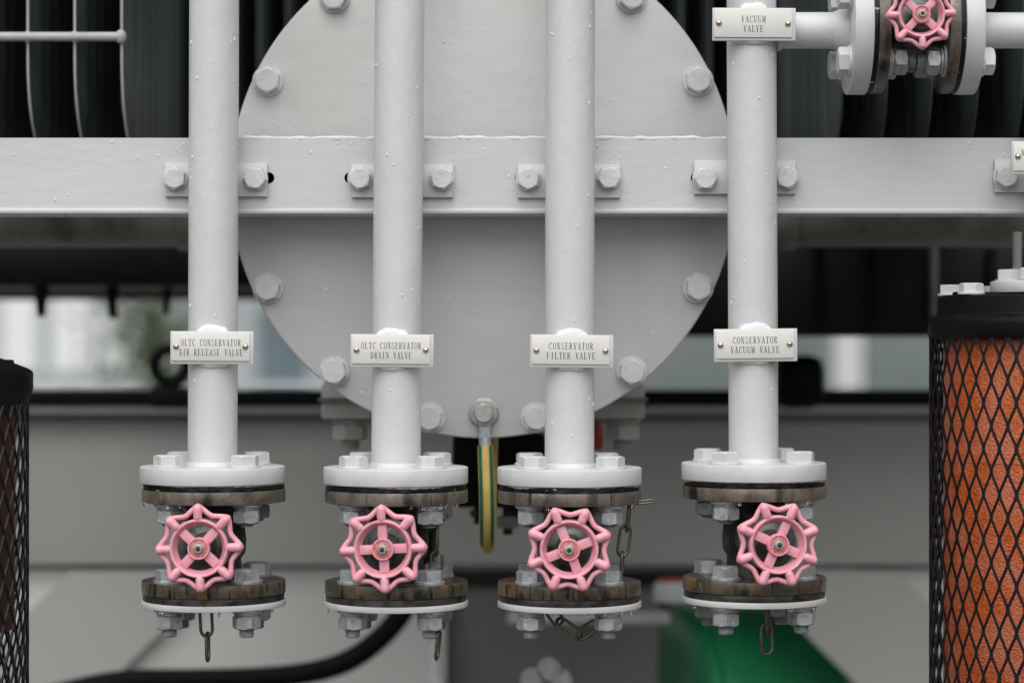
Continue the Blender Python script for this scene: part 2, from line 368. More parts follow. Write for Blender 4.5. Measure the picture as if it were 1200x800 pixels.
def bank(label, pxs, Y=FY, fin=None, base=182, seam=None):
    k = W(sum(pxs)/len(pxs), base, Y); r = thing('cooling_radiator', label, 'radiator', k, 0, 'finned radiators behind the grey beam')
    for p in pxs:
        f = put('fin', fin or FIN, r, (W(p,0,Y).x-k.x, 0, 0))
        if seam is not False: put('seam', seam or SEAM, f, (0,-.0015,0))
    for dy in (.09, .41):
        mb = MB(); mb.tube([(W(min(pxs),0,Y).x-k.x-.03, dy, 1.5),(W(max(pxs),0,Y).x-k.x+.03, dy, 1.5)], .03, 20); mb.build('header_pipe', M['fin'], r)
    return r, k
rL, kL = bank('dark finned radiator with a pale cross bar at the upper left', [-132,-77,-22,33,88,143])
mb = MB(); zb = W(0,44,FY).z-kL.z; mb.tube([(W(-150,0,FY).x-kL.x,-.006,zb),(W(143,0,FY).x-kL.x,-.006,zb)], .0048, 12)
mb.sphere((W(142.5,0,FY).x-kL.x,-.005,zb), (.0062,.0062,.0075))
for p in (-132,-77,-22,33,88): mb.sphere((W(p,0,FY).x-kL.x,-.003,zb), (.0045,.0045,.0068))
mb.build('cross_bar', M['finedge'], rL)
rR, kR = bank('dark finned radiator behind the flanged valve at the upper right', [988,1040,1093,1147,1200,1254,1308], fin=FINW, seam=seam_mesh(r=.0009, m='fin'))
rM, kM = bank('dark finned radiator deep behind the bolted round cover', [205+33*i for i in range(23)], Y=.98, base=300, seam=False)
mb = MB(); mb.box((0,.62,.9), (3.4,.04,1.9)); mb.build('sky_blocker', M['darksteel'], rM)  # added dark sheet, blocks sky light from behind so fin gaps stay black

# header pipe, black support beam and hanging bolts under the radiators
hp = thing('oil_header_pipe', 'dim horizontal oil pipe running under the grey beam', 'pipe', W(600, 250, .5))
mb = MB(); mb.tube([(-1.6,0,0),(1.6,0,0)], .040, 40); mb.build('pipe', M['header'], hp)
for p in (-40, 223, 918, 1240):
    x = (W(p,0,.5)-W(600,0,.5)).x; mb = MB(); mb.disc(.044, -.014, .014, .002, 40, (x,0,0), 'X'); mb.build('clamp', M['header'], hp)
sb = thing('support_beam', 'black steel beam under the radiators with bolts hanging down', 'beam', W(300, 335, .95))
def SBL(px, py): return W(px,py,.95)-W(300,335,.95)
mb = MB(); a = SBL(-500,283); b_ = SBL(700,335); mb.box(((a.x+b_.x)/2,.10,(a.z+b_.z)/2), (b_.x-a.x,.2,a.z-b_.z), bev=.004); mb.build('beam', M['black'], sb)
for px, y1, r0, Y_ in ((45,371,8,0),(122,373,7,.05),(179,366,5,.12),(221,370,6,.1)):
    q = SBL(px,335); z1 = SBL(px,y1).z; mb = MB()
    mb.lathe([(0,.03),(L(r0+2,.95),.03),(L(r0+1.5,.95),-.004),(L(r0,.95),-.012),(L(r0*.75,.95),z1+.004),(L(r0*.6,.95),z1),(0,z1)], 16, (q.x,Y_+.02,0)); mb.build('hanging_bolt', M['black'], sb)
fh = thing('fan_housing', 'black fan housing in shadow beside the orange breather', 'housing', W(1100, 394, .85))
def FHL(px, py): return W(px,py,.85)-W(1100,394,.85)
a = FHL(756,283); b_ = FHL(1700,394); mb = MB(); mb.box(((a.x+b_.x)/2,.12,(a.z+b_.z)/2), (b_.x-a.x,.24,a.z-b_.z), bev=.004); mb.build('casing', M['darksteel'], fh)
for p in (958,1020,1160):
    mb = MB(); q = FHL(p,340); mb.box((q.x,-.006,q.z), (.012,.012,.11)); mb.build('rib', M['black'], fh)
q = FHL(1092,330); mb = MB(); mb.box((q.x,-.016,q.z), (.010,.010,.092), bev=.001); mb.build('strap', M['header'], fh)
# lifting eye and cable loop in the gap
q = W(200,428,1.0); le = thing('lifting_eye', 'blurred black ring shaped lifting eye in the left gap', 'lifting eye', W(200,462,1.0))
dz = q.z-W(200,462,1.0).z; mb = MB(); pts = [(.023*math.cos(a*math.pi/12),0,dz+.023*math.sin(a*math.pi/12)) for a in range(24)]; mb.tube(pts, .0085, 10, True); mb.box((0,0,-.004), (.05,.03,.03), bev=.003); mb.build('ring', M['black'], le)
q = W(935,480,1.0); jb = thing('junction_box', 'blurred black rounded box in the right gap beside the vacuum valve pipe', 'box', q)
mb = MB(); mb.box((0,0,L(33,1.)), (L(58,1.),.08,L(62,1.)), bev=.018); mb.build('casing', M['black'], jb); mb = MB(); mb.disc(.012,.03,.045,.002,20,(0,0,L(40,.8)),'Y'); mb.build('gland', M['black'], jb)

# ------------------------------------------------------------------ conservator with its bolted round cover
CY = .100
cc = W(566, 216.5, CY); Rd = L(297, CY)
cv = thing('conservator_tank', 'large grey bolted round cover of the conservator behind the pipes', 'tank', (cc.x, CY, cc.z-Rd))
mb = MB(); mb.disc(Rd, -.014, 0, .0022, 160, (0,.0,Rd), 'Y'); 
mb.build('cover_plate', M['cover'], cv, sharp=50)
mb = MB(); mb.disc(Rd*.995, -.031, -.0165, .002, 128, (0,0,Rd), 'Y'); mb.build('shell_flange', M['cover'], cv)
mb = MB(); mb.disc(Rd*.99, -.0165, -.014, .0005, 128, (0,0,Rd), 'Y'); mb.build('gasket', M['gasket2'], cv)
mb = MB(); mb.disc(Rd*.86, -.75, -.031, .002, 96, (0,0,Rd), 'Y'); mb.build('shell', M['tank'], cv)
Rb = L(279.5, CY)
for i in range(14):
    a = 2*math.pi*(i+.5)/14
    o = put('bolt', B_COVER, cv, (Rb*math.sin(a), 0, Rd+Rb*math.cos(a)), (R(90)+random.uniform(-.02,.02), random.uniform(0,1.05), random.uniform(-.02,.02)), )
    o.scale = (1, 1, random.uniform(.9,1.12))
# saddle bracket under the conservator
sa = thing('saddle_bracket', 'blurred grey mounting bracket behind the lower edge of the round cover', 'bracket', W(566,492,.3))
def SA(px,py): return W(px,py,.3)-W(566,492,.3)
mb = MB(); a = SA(377,449); b_ = SA(756,491)
mb.box((0,.06,(a.z+b_.z)/2), (b_.x-a.x,.12,a.z-b_.z), bev=.003); mb.build('bar', M['tank'], sa)
mb = MB(); mb.box((0,.055,SA(0,468).z), (b_.x-a.x+.006,.13,.004)); mb.build('shim', M['header'], sa)
me = nut_mesh(.034,.018,.02,'tank',.012,.011)
for p in (408,731): put('nut', me, sa, (SA(p,0).x,.03,0), (R(180),0,.3))
q = W(585,595,.33); bb = thing('terminal_box', 'blurred black box under the round cover behind the earth cable', 'box', q)
mb = MB(); mb.box((0,.05,L(43,.33)), (L(110,.33),.1,L(86,.33)), bev=.006); mb.build('casing', M['black'], bb)
for s in (-1,1):
    mb = MB(); mb.disc(.009,-.02,.0,.001,16,(s*.02,.03,0)); mb.disc(.013,-.012,-.004,.001,6,(s*.02,.03,0)); mb.build('cable_gland', M['darksteel'], bb)
q = W(700,527,.3); rc = thing('red_cap', 'small blurred red cap beside the conservator filter valve pipe', 'cap', q)
mb = MB(); mb.lathe([(0,0),(.005,0),(.006,.004),(.006,.024),(.004,.03),(.0,.032)], 20); mb.build('cap', M['red'], rc); mb = MB(); mb.disc(.0072,.010,.014,.001,20); mb.build('collar', M['red'], rc)

# ------------------------------------------------------------------ beam with slotted holes
BY = .0302; BB = 242.5
zt = W(0,161,BY).z; zb = W(0,246,BY).z
bmn = thing('steel_beam', 'long light grey horizontal beam with slotted holes carrying the pipes', 'beam', (0, BY, zb))
X0, X1 = -1.4, 1.4
slots = [(206,212),(302,315),(410,424),(516,520),(610,621),(713,722),(816,828),(917,922),(1176,1182)]
mb = MB(); holes = []
for a, b_ in slots:
    zc = W(0,208.5,BY).z-zb; xa = W(a,0,BY).x; xb = W(b_,0,BY).x; r = L(6.6,BY); h = []
    for i in range(9): q = math.pi/2+math.pi*i/8; h.append((xa+r*math.cos(q), zc+r*math.sin(q)))
    for i in range(9): q = -math.pi/2+math.pi*i/8; h.append((xb+r*math.cos(q), zc+r*math.sin(q)))
    holes.append(h)
mb.poly([(X0,0),(X1,0),(X1,zt-zb-.0006),(X0,zt-zb-.0006)], 0, .005, holes); mb.build('web', M['beam'], bmn, 30)
mb = MB(); mb.box((0,.0285,zt-zb-.0024), (X1-X0,.046,.0048), bev=.001); mb.build('top_leg', M['beam'], bmn)
mb = MB(); mb.box((0,.030,-.0012), (X1-X0,.0645,.0056), bev=.002); mb.build('bottom_leg', M['beam'], bmn)
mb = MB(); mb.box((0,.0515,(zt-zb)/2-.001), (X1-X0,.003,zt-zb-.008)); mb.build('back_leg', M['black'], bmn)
mb = MB()   # wavy bead of sealant along the top edge where the beam meets the cover
pts = [(W(284+i*3,0,BY).x, .002+random.uniform(-.0006,.0006), zt-zb-.0009+.0004*math.sin(i*.23)+.0003*math.sin(i*.61+1)) for i in range(190)]
mb.tube(pts, [.0021+.0004*math.sin(i*.37)+.0003*math.sin(i*.9) for i in range(len(pts))], 10); mb.build('sealant_bead', M['caulk'], bmn)

# ------------------------------------------------------------------ lettering (narrow serif capitals)
T_, t_ = .20, .075
def ell(cx, cy, rx, ry, a0, a1, tx, ty, n=18):
    o = []; i = []
    for k in range(n+1):
        a = R(a0+(a1-a0)*k/n); o.append((cx+rx*math.cos(a), cy+ry*math.sin(a))); i.append((cx+(rx-tx)*math.cos(a), cy+(ry-ty)*math.sin(a)))
    return [[o[k], o[k+1], i[k+1], i[k]] for k in range(n)]
def ln(x0, y0, x1, y1, w):     # stroke; w measured horizontally unless the stroke is horizontal
    if abs(y1-y0) < 1e-6: return [[(x0,y0-w/2),(x1,y1-w/2),(x1,y1+w/2),(x0,y0+w/2)]]
    return [[(x0-w/2,y0),(x0+w/2,y0),(x1+w/2,y1),(x1-w/2,y1)]]
h_ = .045
def G(c):
    if c == 'O': return ell(.5,.5,.46,.5,0,360,.17,.05,28)
    if c == 'C': return ell(.52,.5,.46,.5,40,320,.17,.05,24)+ln(.88,.68,.88,.98,.07)
    if c == 'D': return ln(.2,0,.2,1,T_)+ell(.3,.5,.62,.5,-90,90,.18,.05,16)+ln(.04,1-h_/2,.32,1-h_/2,h_)+ln(.04,h_/2,.32,h_/2,h_)
    if c == 'E': return ln(.24,0,.24,1,T_)+ln(.04,1-h_/2,.88,1-h_/2,h_)+ln(.04,h_/2,.9,h_/2,h_)+ln(.24,.52,.66,.52,h_)+ln(.86,.78,.86,1,.07)+ln(.88,0,.88,.22,.07)+ln(.66,.42,.66,.62,.06)
    if c == 'F': return ln(.24,0,.24,1,T_)+ln(.04,1-h_/2,.88,1-h_/2,h_)+ln(.04,h_/2,.46,h_/2,h_)+ln(.24,.52,.66,.52,h_)+ln(.86,.78,.86,1,.07)+ln(.66,.42,.66,.62,.06)
    if c == 'I': return ln(.5,0,.5,1,T_)+ln(.26,1-h_/2,.74,1-h_/2,h_)+ln(.26,h_/2,.74,h_/2,h_)
    if c == 'L': return ln(.28,0,.28,1,T_)+ln(.06,1-h_/2,.5,1-h_/2,h_)+ln(.06,h_/2,.92,h_/2,h_)+ln(.9,0,.9,.26,.07)
    if c == 'T': return ln(.5,0,.5,1,T_)+ln(.06,1-h_/2,.94,1-h_/2,h_)+ln(.28,h_/2,.72,h_/2,h_)+ln(.09,.74,.09,1,.07)+ln(.91,.74,.91,1,.07)
    if c == 'N': return ln(.18,0,.18,1,t_)+ln(.82,0,.82,1,t_)+ln(.2,1,.8,0,.19)+ln(.02,1-h_/2,.3,1-h_/2,h_)+ln(.66,1-h_/2,.98,1-h_/2,h_)+ln(.02,h_/2,.34,h_/2,h_)
    if c == 'M': return ln(.14,0,.14,1,t_)+ln(.84,0,.84,1,.18)+ln(.17,1,.48,.05,.17)+ln(.5,.05,.8,1,t_)+ln(.0,1-h_/2,.24,1-h_/2,h_)+ln(.78,1-h_/2,1,1-h_/2,h_)+ln(.02,h_/2,.28,h_/2,h_)+ln(.7,h_/2,1,h_/2,h_)
    if c == 'A': return ln(.14,0,.5,1,t_)+ln(.8,0,.5,1,.19)+ln(.26,.34,.7,.34,h_)+ln(.0,h_/2,.3,h_/2,h_)+ln(.62,h_/2,1,h_/2,h_)
    if c == 'V': return ln(.5,0,.2,1,.19)+ln(.5,0,.84,1,t_)+ln(.02,1-h_/2,.4,1-h_/2,h_)+ln(.7,1-h_/2,1,1-h_/2,h_)
    if c == 'U': return ln(.22,.25,.22,1,T_)+ln(.82,.25,.82,1,t_)+ell(.49,.28,.37,.28,180,360,.13,.06,14)+ln(.04,1-h_/2,.42,1-h_/2,h_)+ln(.68,1-h_/2,.98,1-h_/2,h_)
    if c == 'R': return ln(.22,0,.22,1,T_)+ell(.34,.75,.48,.25,-90,90,.17,.05,14)+ln(.85,0,.46,.5,.18)+ln(.04,1-h_/2,.36,1-h_/2,h_)+ln(.3,.5+h_/2,.4,.5+h_/2,h_)+ln(.04,h_/2,.42,h_/2,h_)+ln(.78,h_/2,.98,h_/2,h_)
    if c == 'S': return ell(.48,.75,.34,.25,35,270,.13,.06,16)+ell(.5,.25,.37,.26,-145,90,.13,.06,16)+ln(.80,.72,.80,.96,.07)+ln(.13,.04,.13,.28,.07)
    return []
def lettering(text, cx, cz, adv, h, par, y):
    mb = MB(); n = len(text); x = cx-adv*n/2
    for k, c in enumerate(text):
        for q in G(c):
            yy = y-.00001*(k % 2)
            try: mb.bm.faces.new([mb.bm.verts.new((x+adv*(.08+.84*p[0]), yy, cz-h/2+h*p[1])) for p in q])
            except ValueError: pass
        x += adv
    bmesh.ops.recalc_face_normals(mb.bm, faces=mb.bm.faces)
    return mb.build('lettering', M['ink'], par)

def name_plate(px, py, lines, label, pipe_r=.0242, tilt=0, adv=4.45, w=97.5, h=38.5, weld=True, seed=0):
    Y = -pipe_r-.003; c = W(px, py, Y); k = (D+Y)/D*S
    t = thing('name_plate', label, 'name plate', (c.x, Y, c.z), 0, 'engraved valve name plates'); t.rotation_euler = (0, R(tilt), 0)
    mb = MB(); mb.box((0,0,0), (w*k,.0042,h*k), bev=.0007); mb.build('backing', M['flange'], t)
    mb = MB(); mb.box((-1.2*k,-.0029,1.2*k), (.935*w*k,.0015,.865*h*k), bev=.0004); pl = mb.build('plate', M['plate'], t)
    for s in (-1, 1):
        mb = MB(); mb.lathe([(.0030,0),(.0030,.0004),(.0027,.0012),(.0019,.0020),(.0008,.0024),(0,.0025)], 16, (s*40.5*k-1*k,-.0036,(.8+random.uniform(-.6,.6))*k), 'Y'); mb.build('rivet', M['rivet'], t)
    zz = (5.9, -5.4)
    for ltext, z in zip(lines, zz): lettering(ltext, (-1.0 if len(ltext) > 3 else 0)*k, z*k, adv*k, 7.9*k, t, -.00375)
    # lumpy bead of sealant holding the backing to the pipe, above and below
    random.seed(seed)
    for s in (1, -1):
        mb = MB(); n = 26; m_ = 7; rows = []; ph = random.uniform(0,6); wd = random.uniform(17,21)*k; H = (.0078 if s > 0 else .0060)*random.uniform(.9,1.1)
        for i in range(n+1):
            u = -1+2*i/n; x = u*wd; hh = H*max(.02,1-abs(u)**3)**.5*(.92+.07*math.sin(4*u+ph)+.03*math.sin(11*u+2*ph))
            yp = pipe_r+.003-math.sqrt(pipe_r**2-x*x)+.0006
            rows.append([mb.bm.verts.new((x, yp+(-.0012-yp)*math.cos(v/m_*math.pi/2)*(.94+.06*math.sin(6*u+ph)), s*(h*k/2-.0015+hh*math.sin(v/m_*math.pi/2)))) for v in range(m_+1)])
        for a, b_ in zip(rows, rows[1:]):
            for v in range(m_): mb.bm.faces.new((a[v],a[v+1],b_[v+1],b_[v]))
        mb.build('sealant', M['caulk'], t, 60)
    return t

# ------------------------------------------------------------------ pipes
PR = L(29)
def pipe_thing(name, label, xt, xb, yb, rot, brk, bolts, seed, flange=True):
    """vertical pipe: xt/xb pixel x at the frame's top and at the flange; yb pixel y of flange underside; brk (x0,x1,y0,y1) bracket plate"""
    base = W(xb, yb); t = thing(name, label, 'pipe', base, 0, 'vertical light grey pipes')
    top = W(xt, 0)-base; sl = top.x/top.z; h = top.z
    random.seed(seed)
    fh = L(19.5); mb = MB()
    z0 = fh-.001; z1 = h+.55
    n = 40; p = [(sl*(z0+(z1-z0)*i/n), 0, z0+(z1-z0)*i/n) for i in range(n+1)]
    mb.tube(p, PR, 48); mb.build('pipe', M['pipe'], t)
    if flange:
        mb = MB(); mb.disc(L(84.6), 0, fh, .0012, 96, jitter=.0012)
        fl = mb.build('flange', M['flange'], t)
        mb = MB(); rr = []
        for a, b_ in ((PR+.0035, fh-.0005), (PR+.0028, fh+.0016), (PR+.0012, fh+.0034), (PR-.0005, fh+.0046)): rr.append((a, b_))
        mb.lathe(rr, 48, jitter=.012); mb.build('weld_collar', M['flange'], fl, 60)
        for k in range(4):
            a = R(45+90*k+rot); put('bolt', B_FL, fl, (.0527*math.cos(a), .0527*math.sin(a), fh), (0,0,random.uniform(0,1.05)))
    if brk:
        x0, x1, y0, y1 = brk; a = W(x0,y0,.027)-base; b_ = W(x1,y1,.027)-base
        mb = MB(); mb.box(((a.x+b_.x)/2, .0269, (a.z+b_.z)/2), (b_.x-a.x, .0058, a.z-b_.z), bev=.0006); bk = mb.build('bracket_plate', M['beam'], t)
        for bx_, by_ in bolts:
            q = W(bx_,by_,.024)-base; put('bolt', B_BEAM, bk, (q.x, .024, q.z), (R(90), random.uniform(0,1.05), 0))
    return t
pipe_thing('vertical_pipe', 'leftmost vertical grey pipe, carrying the air release valve', 251, 249, 565, -2, (193.5,313.5,191.5,230.5), [(205.5,209.5),(299.5,209.5)], 1)
pipe_thing('vertical_pipe', 'second vertical grey pipe from the left, carrying the OLTC drain valve', 468.5, 463.8, 566, -3, (411.5,531.5,193,231.5), [(422,209.5),(518,209.5)], 2)
pipe_thing('vertical_pipe', 'third vertical grey pipe from the left, carrying the conservator filter valve', 668.3, 667.3, 566.5, 2, (606.5,727,193,232), [(619,210),(713.5,209)], 3)
p4 = pipe_thing('vertical_pipe', 'rightmost full vertical grey pipe with a side branch near its top', 880.5, 883.2, 561, 8, (813,932,188.5,227.5), [(826,209.5),(921.5,208.5)], 4)
p5 = pipe_thing('vertical_pipe', 'vertical grey pipe above the right breather, mostly outside the frame on the right', 1233.5, 1233.5, 343, 0, (1165,1301,187,225.5), [(1178,207.5),(1288,207.5)], 5, flange=False)

name_plate(248.6, 407.3, ('OLTC CONSERVATOR','AIR RELEASE VALVE'), 'name plate reading OLTC CONSERVATOR AIR RELEASE VALVE', tilt=.3, seed=11)
name_plate(459.6, 410.8, ('OLTC CONSERVATOR','DRAIN VALVE'), 'name plate reading OLTC CONSERVATOR DRAIN VALVE', tilt=.4, seed=12)
name_plate(670.0, 411.3, ('CONSERVATOR','FILTER VALVE'), 'name plate reading CONSERVATOR FILTER VALVE', tilt=.5, adv=4.85, seed=13)
name_plate(885.4, 404.3, ('CONSERVATOR','VACUUM VALVE'), 'name plate reading CONSERVATOR VACUUM VALVE', tilt=-.6, adv=4.85, seed=14)
name_plate(883.5, 29, ('VACUUM','VALVE'), 'name plate reading VACUUM VALVE beside the sideways valve at the top right', tilt=.2, adv=4.9, seed=15)
name_plate(1233.5, 185, ('M'+' '*14,''), 'name plate cut off by the right edge of the picture', tilt=0, seed=16, adv=4.9)

# ------------------------------------------------------------------ handwheel (axis +Z towards the viewer, built once)
q_ = S*.962
def wheel_parts():
    P = {}
    mb = MB()   # inner ring, then the scalloped grip ring
    ro = 34.6*q_; rf = 31.4*q_; rb = 26.4*q_
    mb.lathe([(rf-.0003,.0050),(rf+.0006,.0056),(ro-.0011,.0056),(ro-.0003,.0048),(ro,.0036),(ro,-.0034),(ro-.0008,-.005),(rb+.0008,-.005),(rb,-.0042),(rb+.0006,-.0030),(rf-.0006,.0040)], 72, closed=True)
    P['rim'] = mb.mesh('rim', M['pink'], 40)
    mb = MB(); pts = []; rad = []; n = 160
    for i in range(n):
        a = 2*math.pi*i/n; u = (i % 20)/20; e = abs(2*u-1)
        r = (40.8+7.5*(.5*e**1.7+.5*(.5-.5*math.cos(math.pi*e))))*q_; pts.append((r*math.cos(a), r*math.sin(a), -.0004)); rad.append((3.1+1.3*e**5)*q_)
    mb.tube(pts, rad, 12, True); P['grip'] = mb.mesh('grip_ring', M['pink'], 60)
    mb = MB()
    prof = [(0,31.6),(2.4,32.0),(3.9,33.0),(4.9,35),(5.2,38),(5.3,42),(5.6,45),(5.4,47.6),(4.4,49.6),(2.5,50.8),(0,51.1)]
    mb.lathe([(a*q_, b_*q_) for a, b_ in prof], 18, axis='X'); P['knob'] = mb.mesh('knob', M['pink'], 60)
    mb = MB(); mb.box((19.8*q_,0,-.0016), (17*q_, 11.2*q_, .0052), bev=.0009); P['spoke'] = mb.mesh('spoke', M['pink'], 40)
    mb = MB(); rh = 13.0*q_
    mb.lathe([(0,-.008),(rh*.8,-.008),(rh,-.002),(rh,.0052),(rh-.0005,.0062),(rh-.0014,.0062),(rh-.0018,.0046),(rh*.55,.0046)], 40); P['hub'] = mb.mesh('hub', M['pink'], 40)
    mb = MB(); mb.disc(rh-.0016, .0032, .0051, .0003, 36); P['hub_face'] = mb.mesh('hub_face', M['hub'], 40)
    mb = MB(); mb.disc(6.0*q_, .0051, .0058, .0002, 24); mb.hexa(9.4*q_, .0030, .0058); P['nut'] = mb.mesh('nut', M['nutsteel'], 10)
    mb = MB(); mb.lathe([(2.9*q_,.0080),(2.9*q_,.0090),(2.4*q_,.0092),(0,.0092)], 16); P['stem_end'] = mb.mesh('stem_end', M['stem'])
    return P
WP = wheel_parts()
def handwheel(par, loc, rot, spin):
    w = put('handwheel', WP['rim'], par, loc, rot)
    w.rotation_mode = 'QUATERNION'
    w.rotation_quaternion = (Matrix.Rotation(rot[2],3,'Z') @ Matrix.Rotation(R(90),3,'X') @ Matrix.Rotation(R(spin),3,'Z')).to_quaternion()
    put('grip_ring', WP['grip'], w)
    for k in range(8): put('knob', WP['knob'], w, (0,0,.0026), (0,0,R(45*k)))
    for k in range(4): put('spoke', WP['spoke'], w, (0,0,0), (0,0,R(90*k)))
    put('hub', WP['hub'], w); put('hub_face', WP['hub_face'], w); put('nut', WP['nut'], w, (0,0,0), (0,0,.3*spin)); put('stem_end', WP['stem_end'], w)
    return w

# ------------------------------------------------------------------ flanged valves under the pipes (z = 0 at the pipe flange underside)
p = S
ZG, ZF1, ZF0, ZL1, ZL0, ZP1, ZP0 = -7*p, -7*p, -22*p, -113.5*p, -128.5*p, -136.5*p, -143.5*p
def rough_disc(mb, r, z0, z1, seed, amp):
    random.seed(seed); mb.disc(r, z0, z1, .0007, 120, jitter=amp)
def valve(px, py, rot, spin, label, seed, wheel_dx=0, wheel_dy=0):
    base = W(px, py); t = thing('flanged_valve', label, 'valve', (base.x, 0, base.z+ZP0-.026), R(rot), 'flanged valves with pink handwheels')
    o = -(ZP0-.026)
    def z(v): return v+o
    rv = L(83.8)
    mb = MB(); rough_disc(mb, L(81.8), z(ZG), z(0), seed, .008); mb.build('upper_gasket', M['gasket'], t, 60)
    mb = MB(); random.seed(seed+9); n = 120; rr_ = [[],[],[]]; w_ = 0; ph = [random.uniform(0,6.3) for _ in range(5)]
    for i in range(n):
        a = 2*math.pi*i/n; amt = sum(math.sin((k2+2)*a*1.0+ph[k2]) for k2 in range(5))/3
        hgt = max(.0002, .0017+.0016*amt+random.uniform(-.0004,.0004)); r_ = L(82.3)+max(-.003, .0006*amt)
        for lst, (r2, z2) in zip(rr_, ((r_-.004, z(0)-.0001), (r_+.0003, z(0)-.0002), (r_-.0016, z(0)-hgt))):
            lst.append(mb.bm.verts.new((r2*math.cos(a), r2*math.sin(a), z2)))
    for A_, B_ in zip(rr_, rr_[1:]):
        for i in range(n): mb.bm.faces.new((A_[i], A_[(i+1)%n], B_[(i+1)%n], B_[i]))
    mb.build('paint_overspill', M['flange'], t, 60)
    f1 = MB(); f1.disc(rv, z(ZF0), z(ZF1), .001, 96); f1 = f1.build('valve_flange', M['rust'], t)
    f2 = MB(); f2.disc(rv, z(ZL0), z(ZL1), .001, 96); f2 = f2.build('valve_flange', M['rust2'], t)
    mb = MB(); rough_disc(mb, L(82.2), z(ZP1), z(ZL0), seed+1, .006); mb.build('lower_gasket', M['gasket2'], t, 60)
    mb = MB(); mb.disc(L(84.3), z(ZP0), z(ZP1), .0009, 96, jitter=.001); bl = mb.build('blind_plate', M['flange'], t)
    # casting: flared barrel, side boss and bonnet facing the viewer
    mid = (ZF0+ZL1)/2
    mb = MB(); mb.lathe([(0,z(ZL1)-.001),(.034,z(ZL1)-.001),(.0335,z(ZL1)+.004),(.027,z(ZL1)+.011),(.0265,z(mid)-.018),(.0305,z(mid)-.012),(.0315,z(mid)),(.0305,z(mid)+.012),(.0265,z(mid)+.018),(.027,z(ZF0)-.011),(.0335,z(ZF0)-.004),(.034,z(ZF0)+.001),(0,z(ZF0)+.001)], 56, jitter=.012)
    bd = mb.build('body', M['body'], t, 60)
    zc = z(mid)+wheel_dy*p
    mb = MB(); mb.lathe([(.024,0),(.024,.046),(.0265,.047),(.027,.049),(.027,.056),(.0262,.058),(.020,.059),(.018,.0615),(.0125,.064),(.0105,.070),(.0105,.078),(0,.078)], 44, (0,0,zc), 'Y'); bn = mb.build('bonnet', M['bonnet'], t, 40)
    mb = MB(); mb.lathe([(.0048,.070),(.0048,.088),(0,.088)], 20, (0,0,zc), 'Y'); mb.build('stem', M['stem'], bn)
    random.seed(seed+5)
    for k in range(4):
        a = R(45+90*k); x, y = .0527*math.cos(a), .0527*math.sin(a)
        put('nut', N_UP, t, (x,y,z(ZF0)), (R(180),0,random.uniform(0,1.05)))
        put('bolt', B_LOW, t, (x,y,z(ZL1)), (0,0,random.uniform(0,1.05)))
        put('nut', N_LOW, t, (x,y,z(ZP0)), (R(180),0,random.uniform(0,1.05)))
    handwheel(t, (wheel_dx*p, -.091, zc), (0,0,0), spin)
    return t
valve(250.5, 565, -1.5, 47, 'valve on the leftmost pipe, its pink handwheel under the air release plate', 21)
valve(464.5, 566, -5, 3, 'valve on the second pipe, its pink handwheel left of the earth cable', 31)
valve(667.3, 566.5, -1.5, 21, 'valve on the third pipe with a chain looped below it', 41)
valve(884.0, 561, 8, -24, 'valve on the rightmost full pipe with its pink handwheel turned to the right', 51)

# ------------------------------------------------------------------ chains
def link_mesh(Lh, Wd, r):
    mb = MB(); pts = []; s = Lh/2-Wd/2
    for i in range(10): a = math.pi*i/9; pts.append((Wd/2*math.cos(a), 0, s+Wd/2*math.sin(a)))
    for i in range(10): a = math.pi+math.pi*i/9; pts.append((Wd/2*math.cos(a), 0, -s+Wd/2*math.sin(a)))
    mb.tube(pts, r, 8, True); return mb.mesh('link', M['chain'], 60)
LK = link_mesh(.0270, .0112, .00155)
def chain(label, Y, links, extra=None):
    """links: (x0,y0,x1,y1,twist) pixel ends of each link's outer length"""
    top = W(links[0][0], links[0][1], Y); t = thing('chain', label, 'chain', top, 0, 'small steel chains on the valves')
    for x0,y0,x1,y1,tw in links:
        a = W(x0,y0,Y)-top; b_ = W(x1,y1,Y)-top; d = (b_-a); c = (a+b_)/2
        q = d.normalized().to_track_quat('Z','Y')
        m_ = q.to_matrix() @ Matrix.Rotation(R(tw),3,'Z')
        o = put('link', LK, t, c); o.rotation_mode = 'QUATERNION'; o.rotation_quaternion = m_.to_quaternion(); o.scale = (1,1,d.length/.0270)
    if extra: extra(t, top)
    return t
chain('two steel links hanging under the leftmost valve', -.02, [(240.5,706,242.5,745,82),(243,741,243.5,774,5)])
chain('dark chain link hanging from the upper bolt of the second valve', -.030, [(511.5,613,511.5,650,80),(511.5,646,511.5,668,5)])
chain('slanting link under the right nut of the second valve', -.035, [(515,738,511.5,772,12)])
def split_pin(t, top):
    mb = MB(); a = W(738,589.5,-.02)-top; b_ = W(767,587,-.02)-top
    pts = [a+Vector((0,0,.0012)), b_+Vector((-.004,0,.0014)), b_+Vector((-.0008,0,.0010)), b_, b_+Vector((-.0008,0,-.0010)), b_+Vector((-.004,0,-.0014)), a-Vector((0,0,.0012))]
    mb.tube(pts, .0010, 8); mb.build('split_pin', M['chain'], t)
chain('steel chain with a split pin hanging beside the third valve', -.02, [(738,590,734.5,622,10),(734,616,729,651,72),(729.5,646,728.5,672,10)], split_pin)
chain('slack steel chain looped under the third valve', -.02, [(640,707,657,731,65),(653,726,681,746,50),(677,746,701,729,60),(697,731,712,718,20)])
chain('steel chain links dangling under the rightmost valve', -.02, [(899,706,901,742,22),(898,730,899,766,74)])

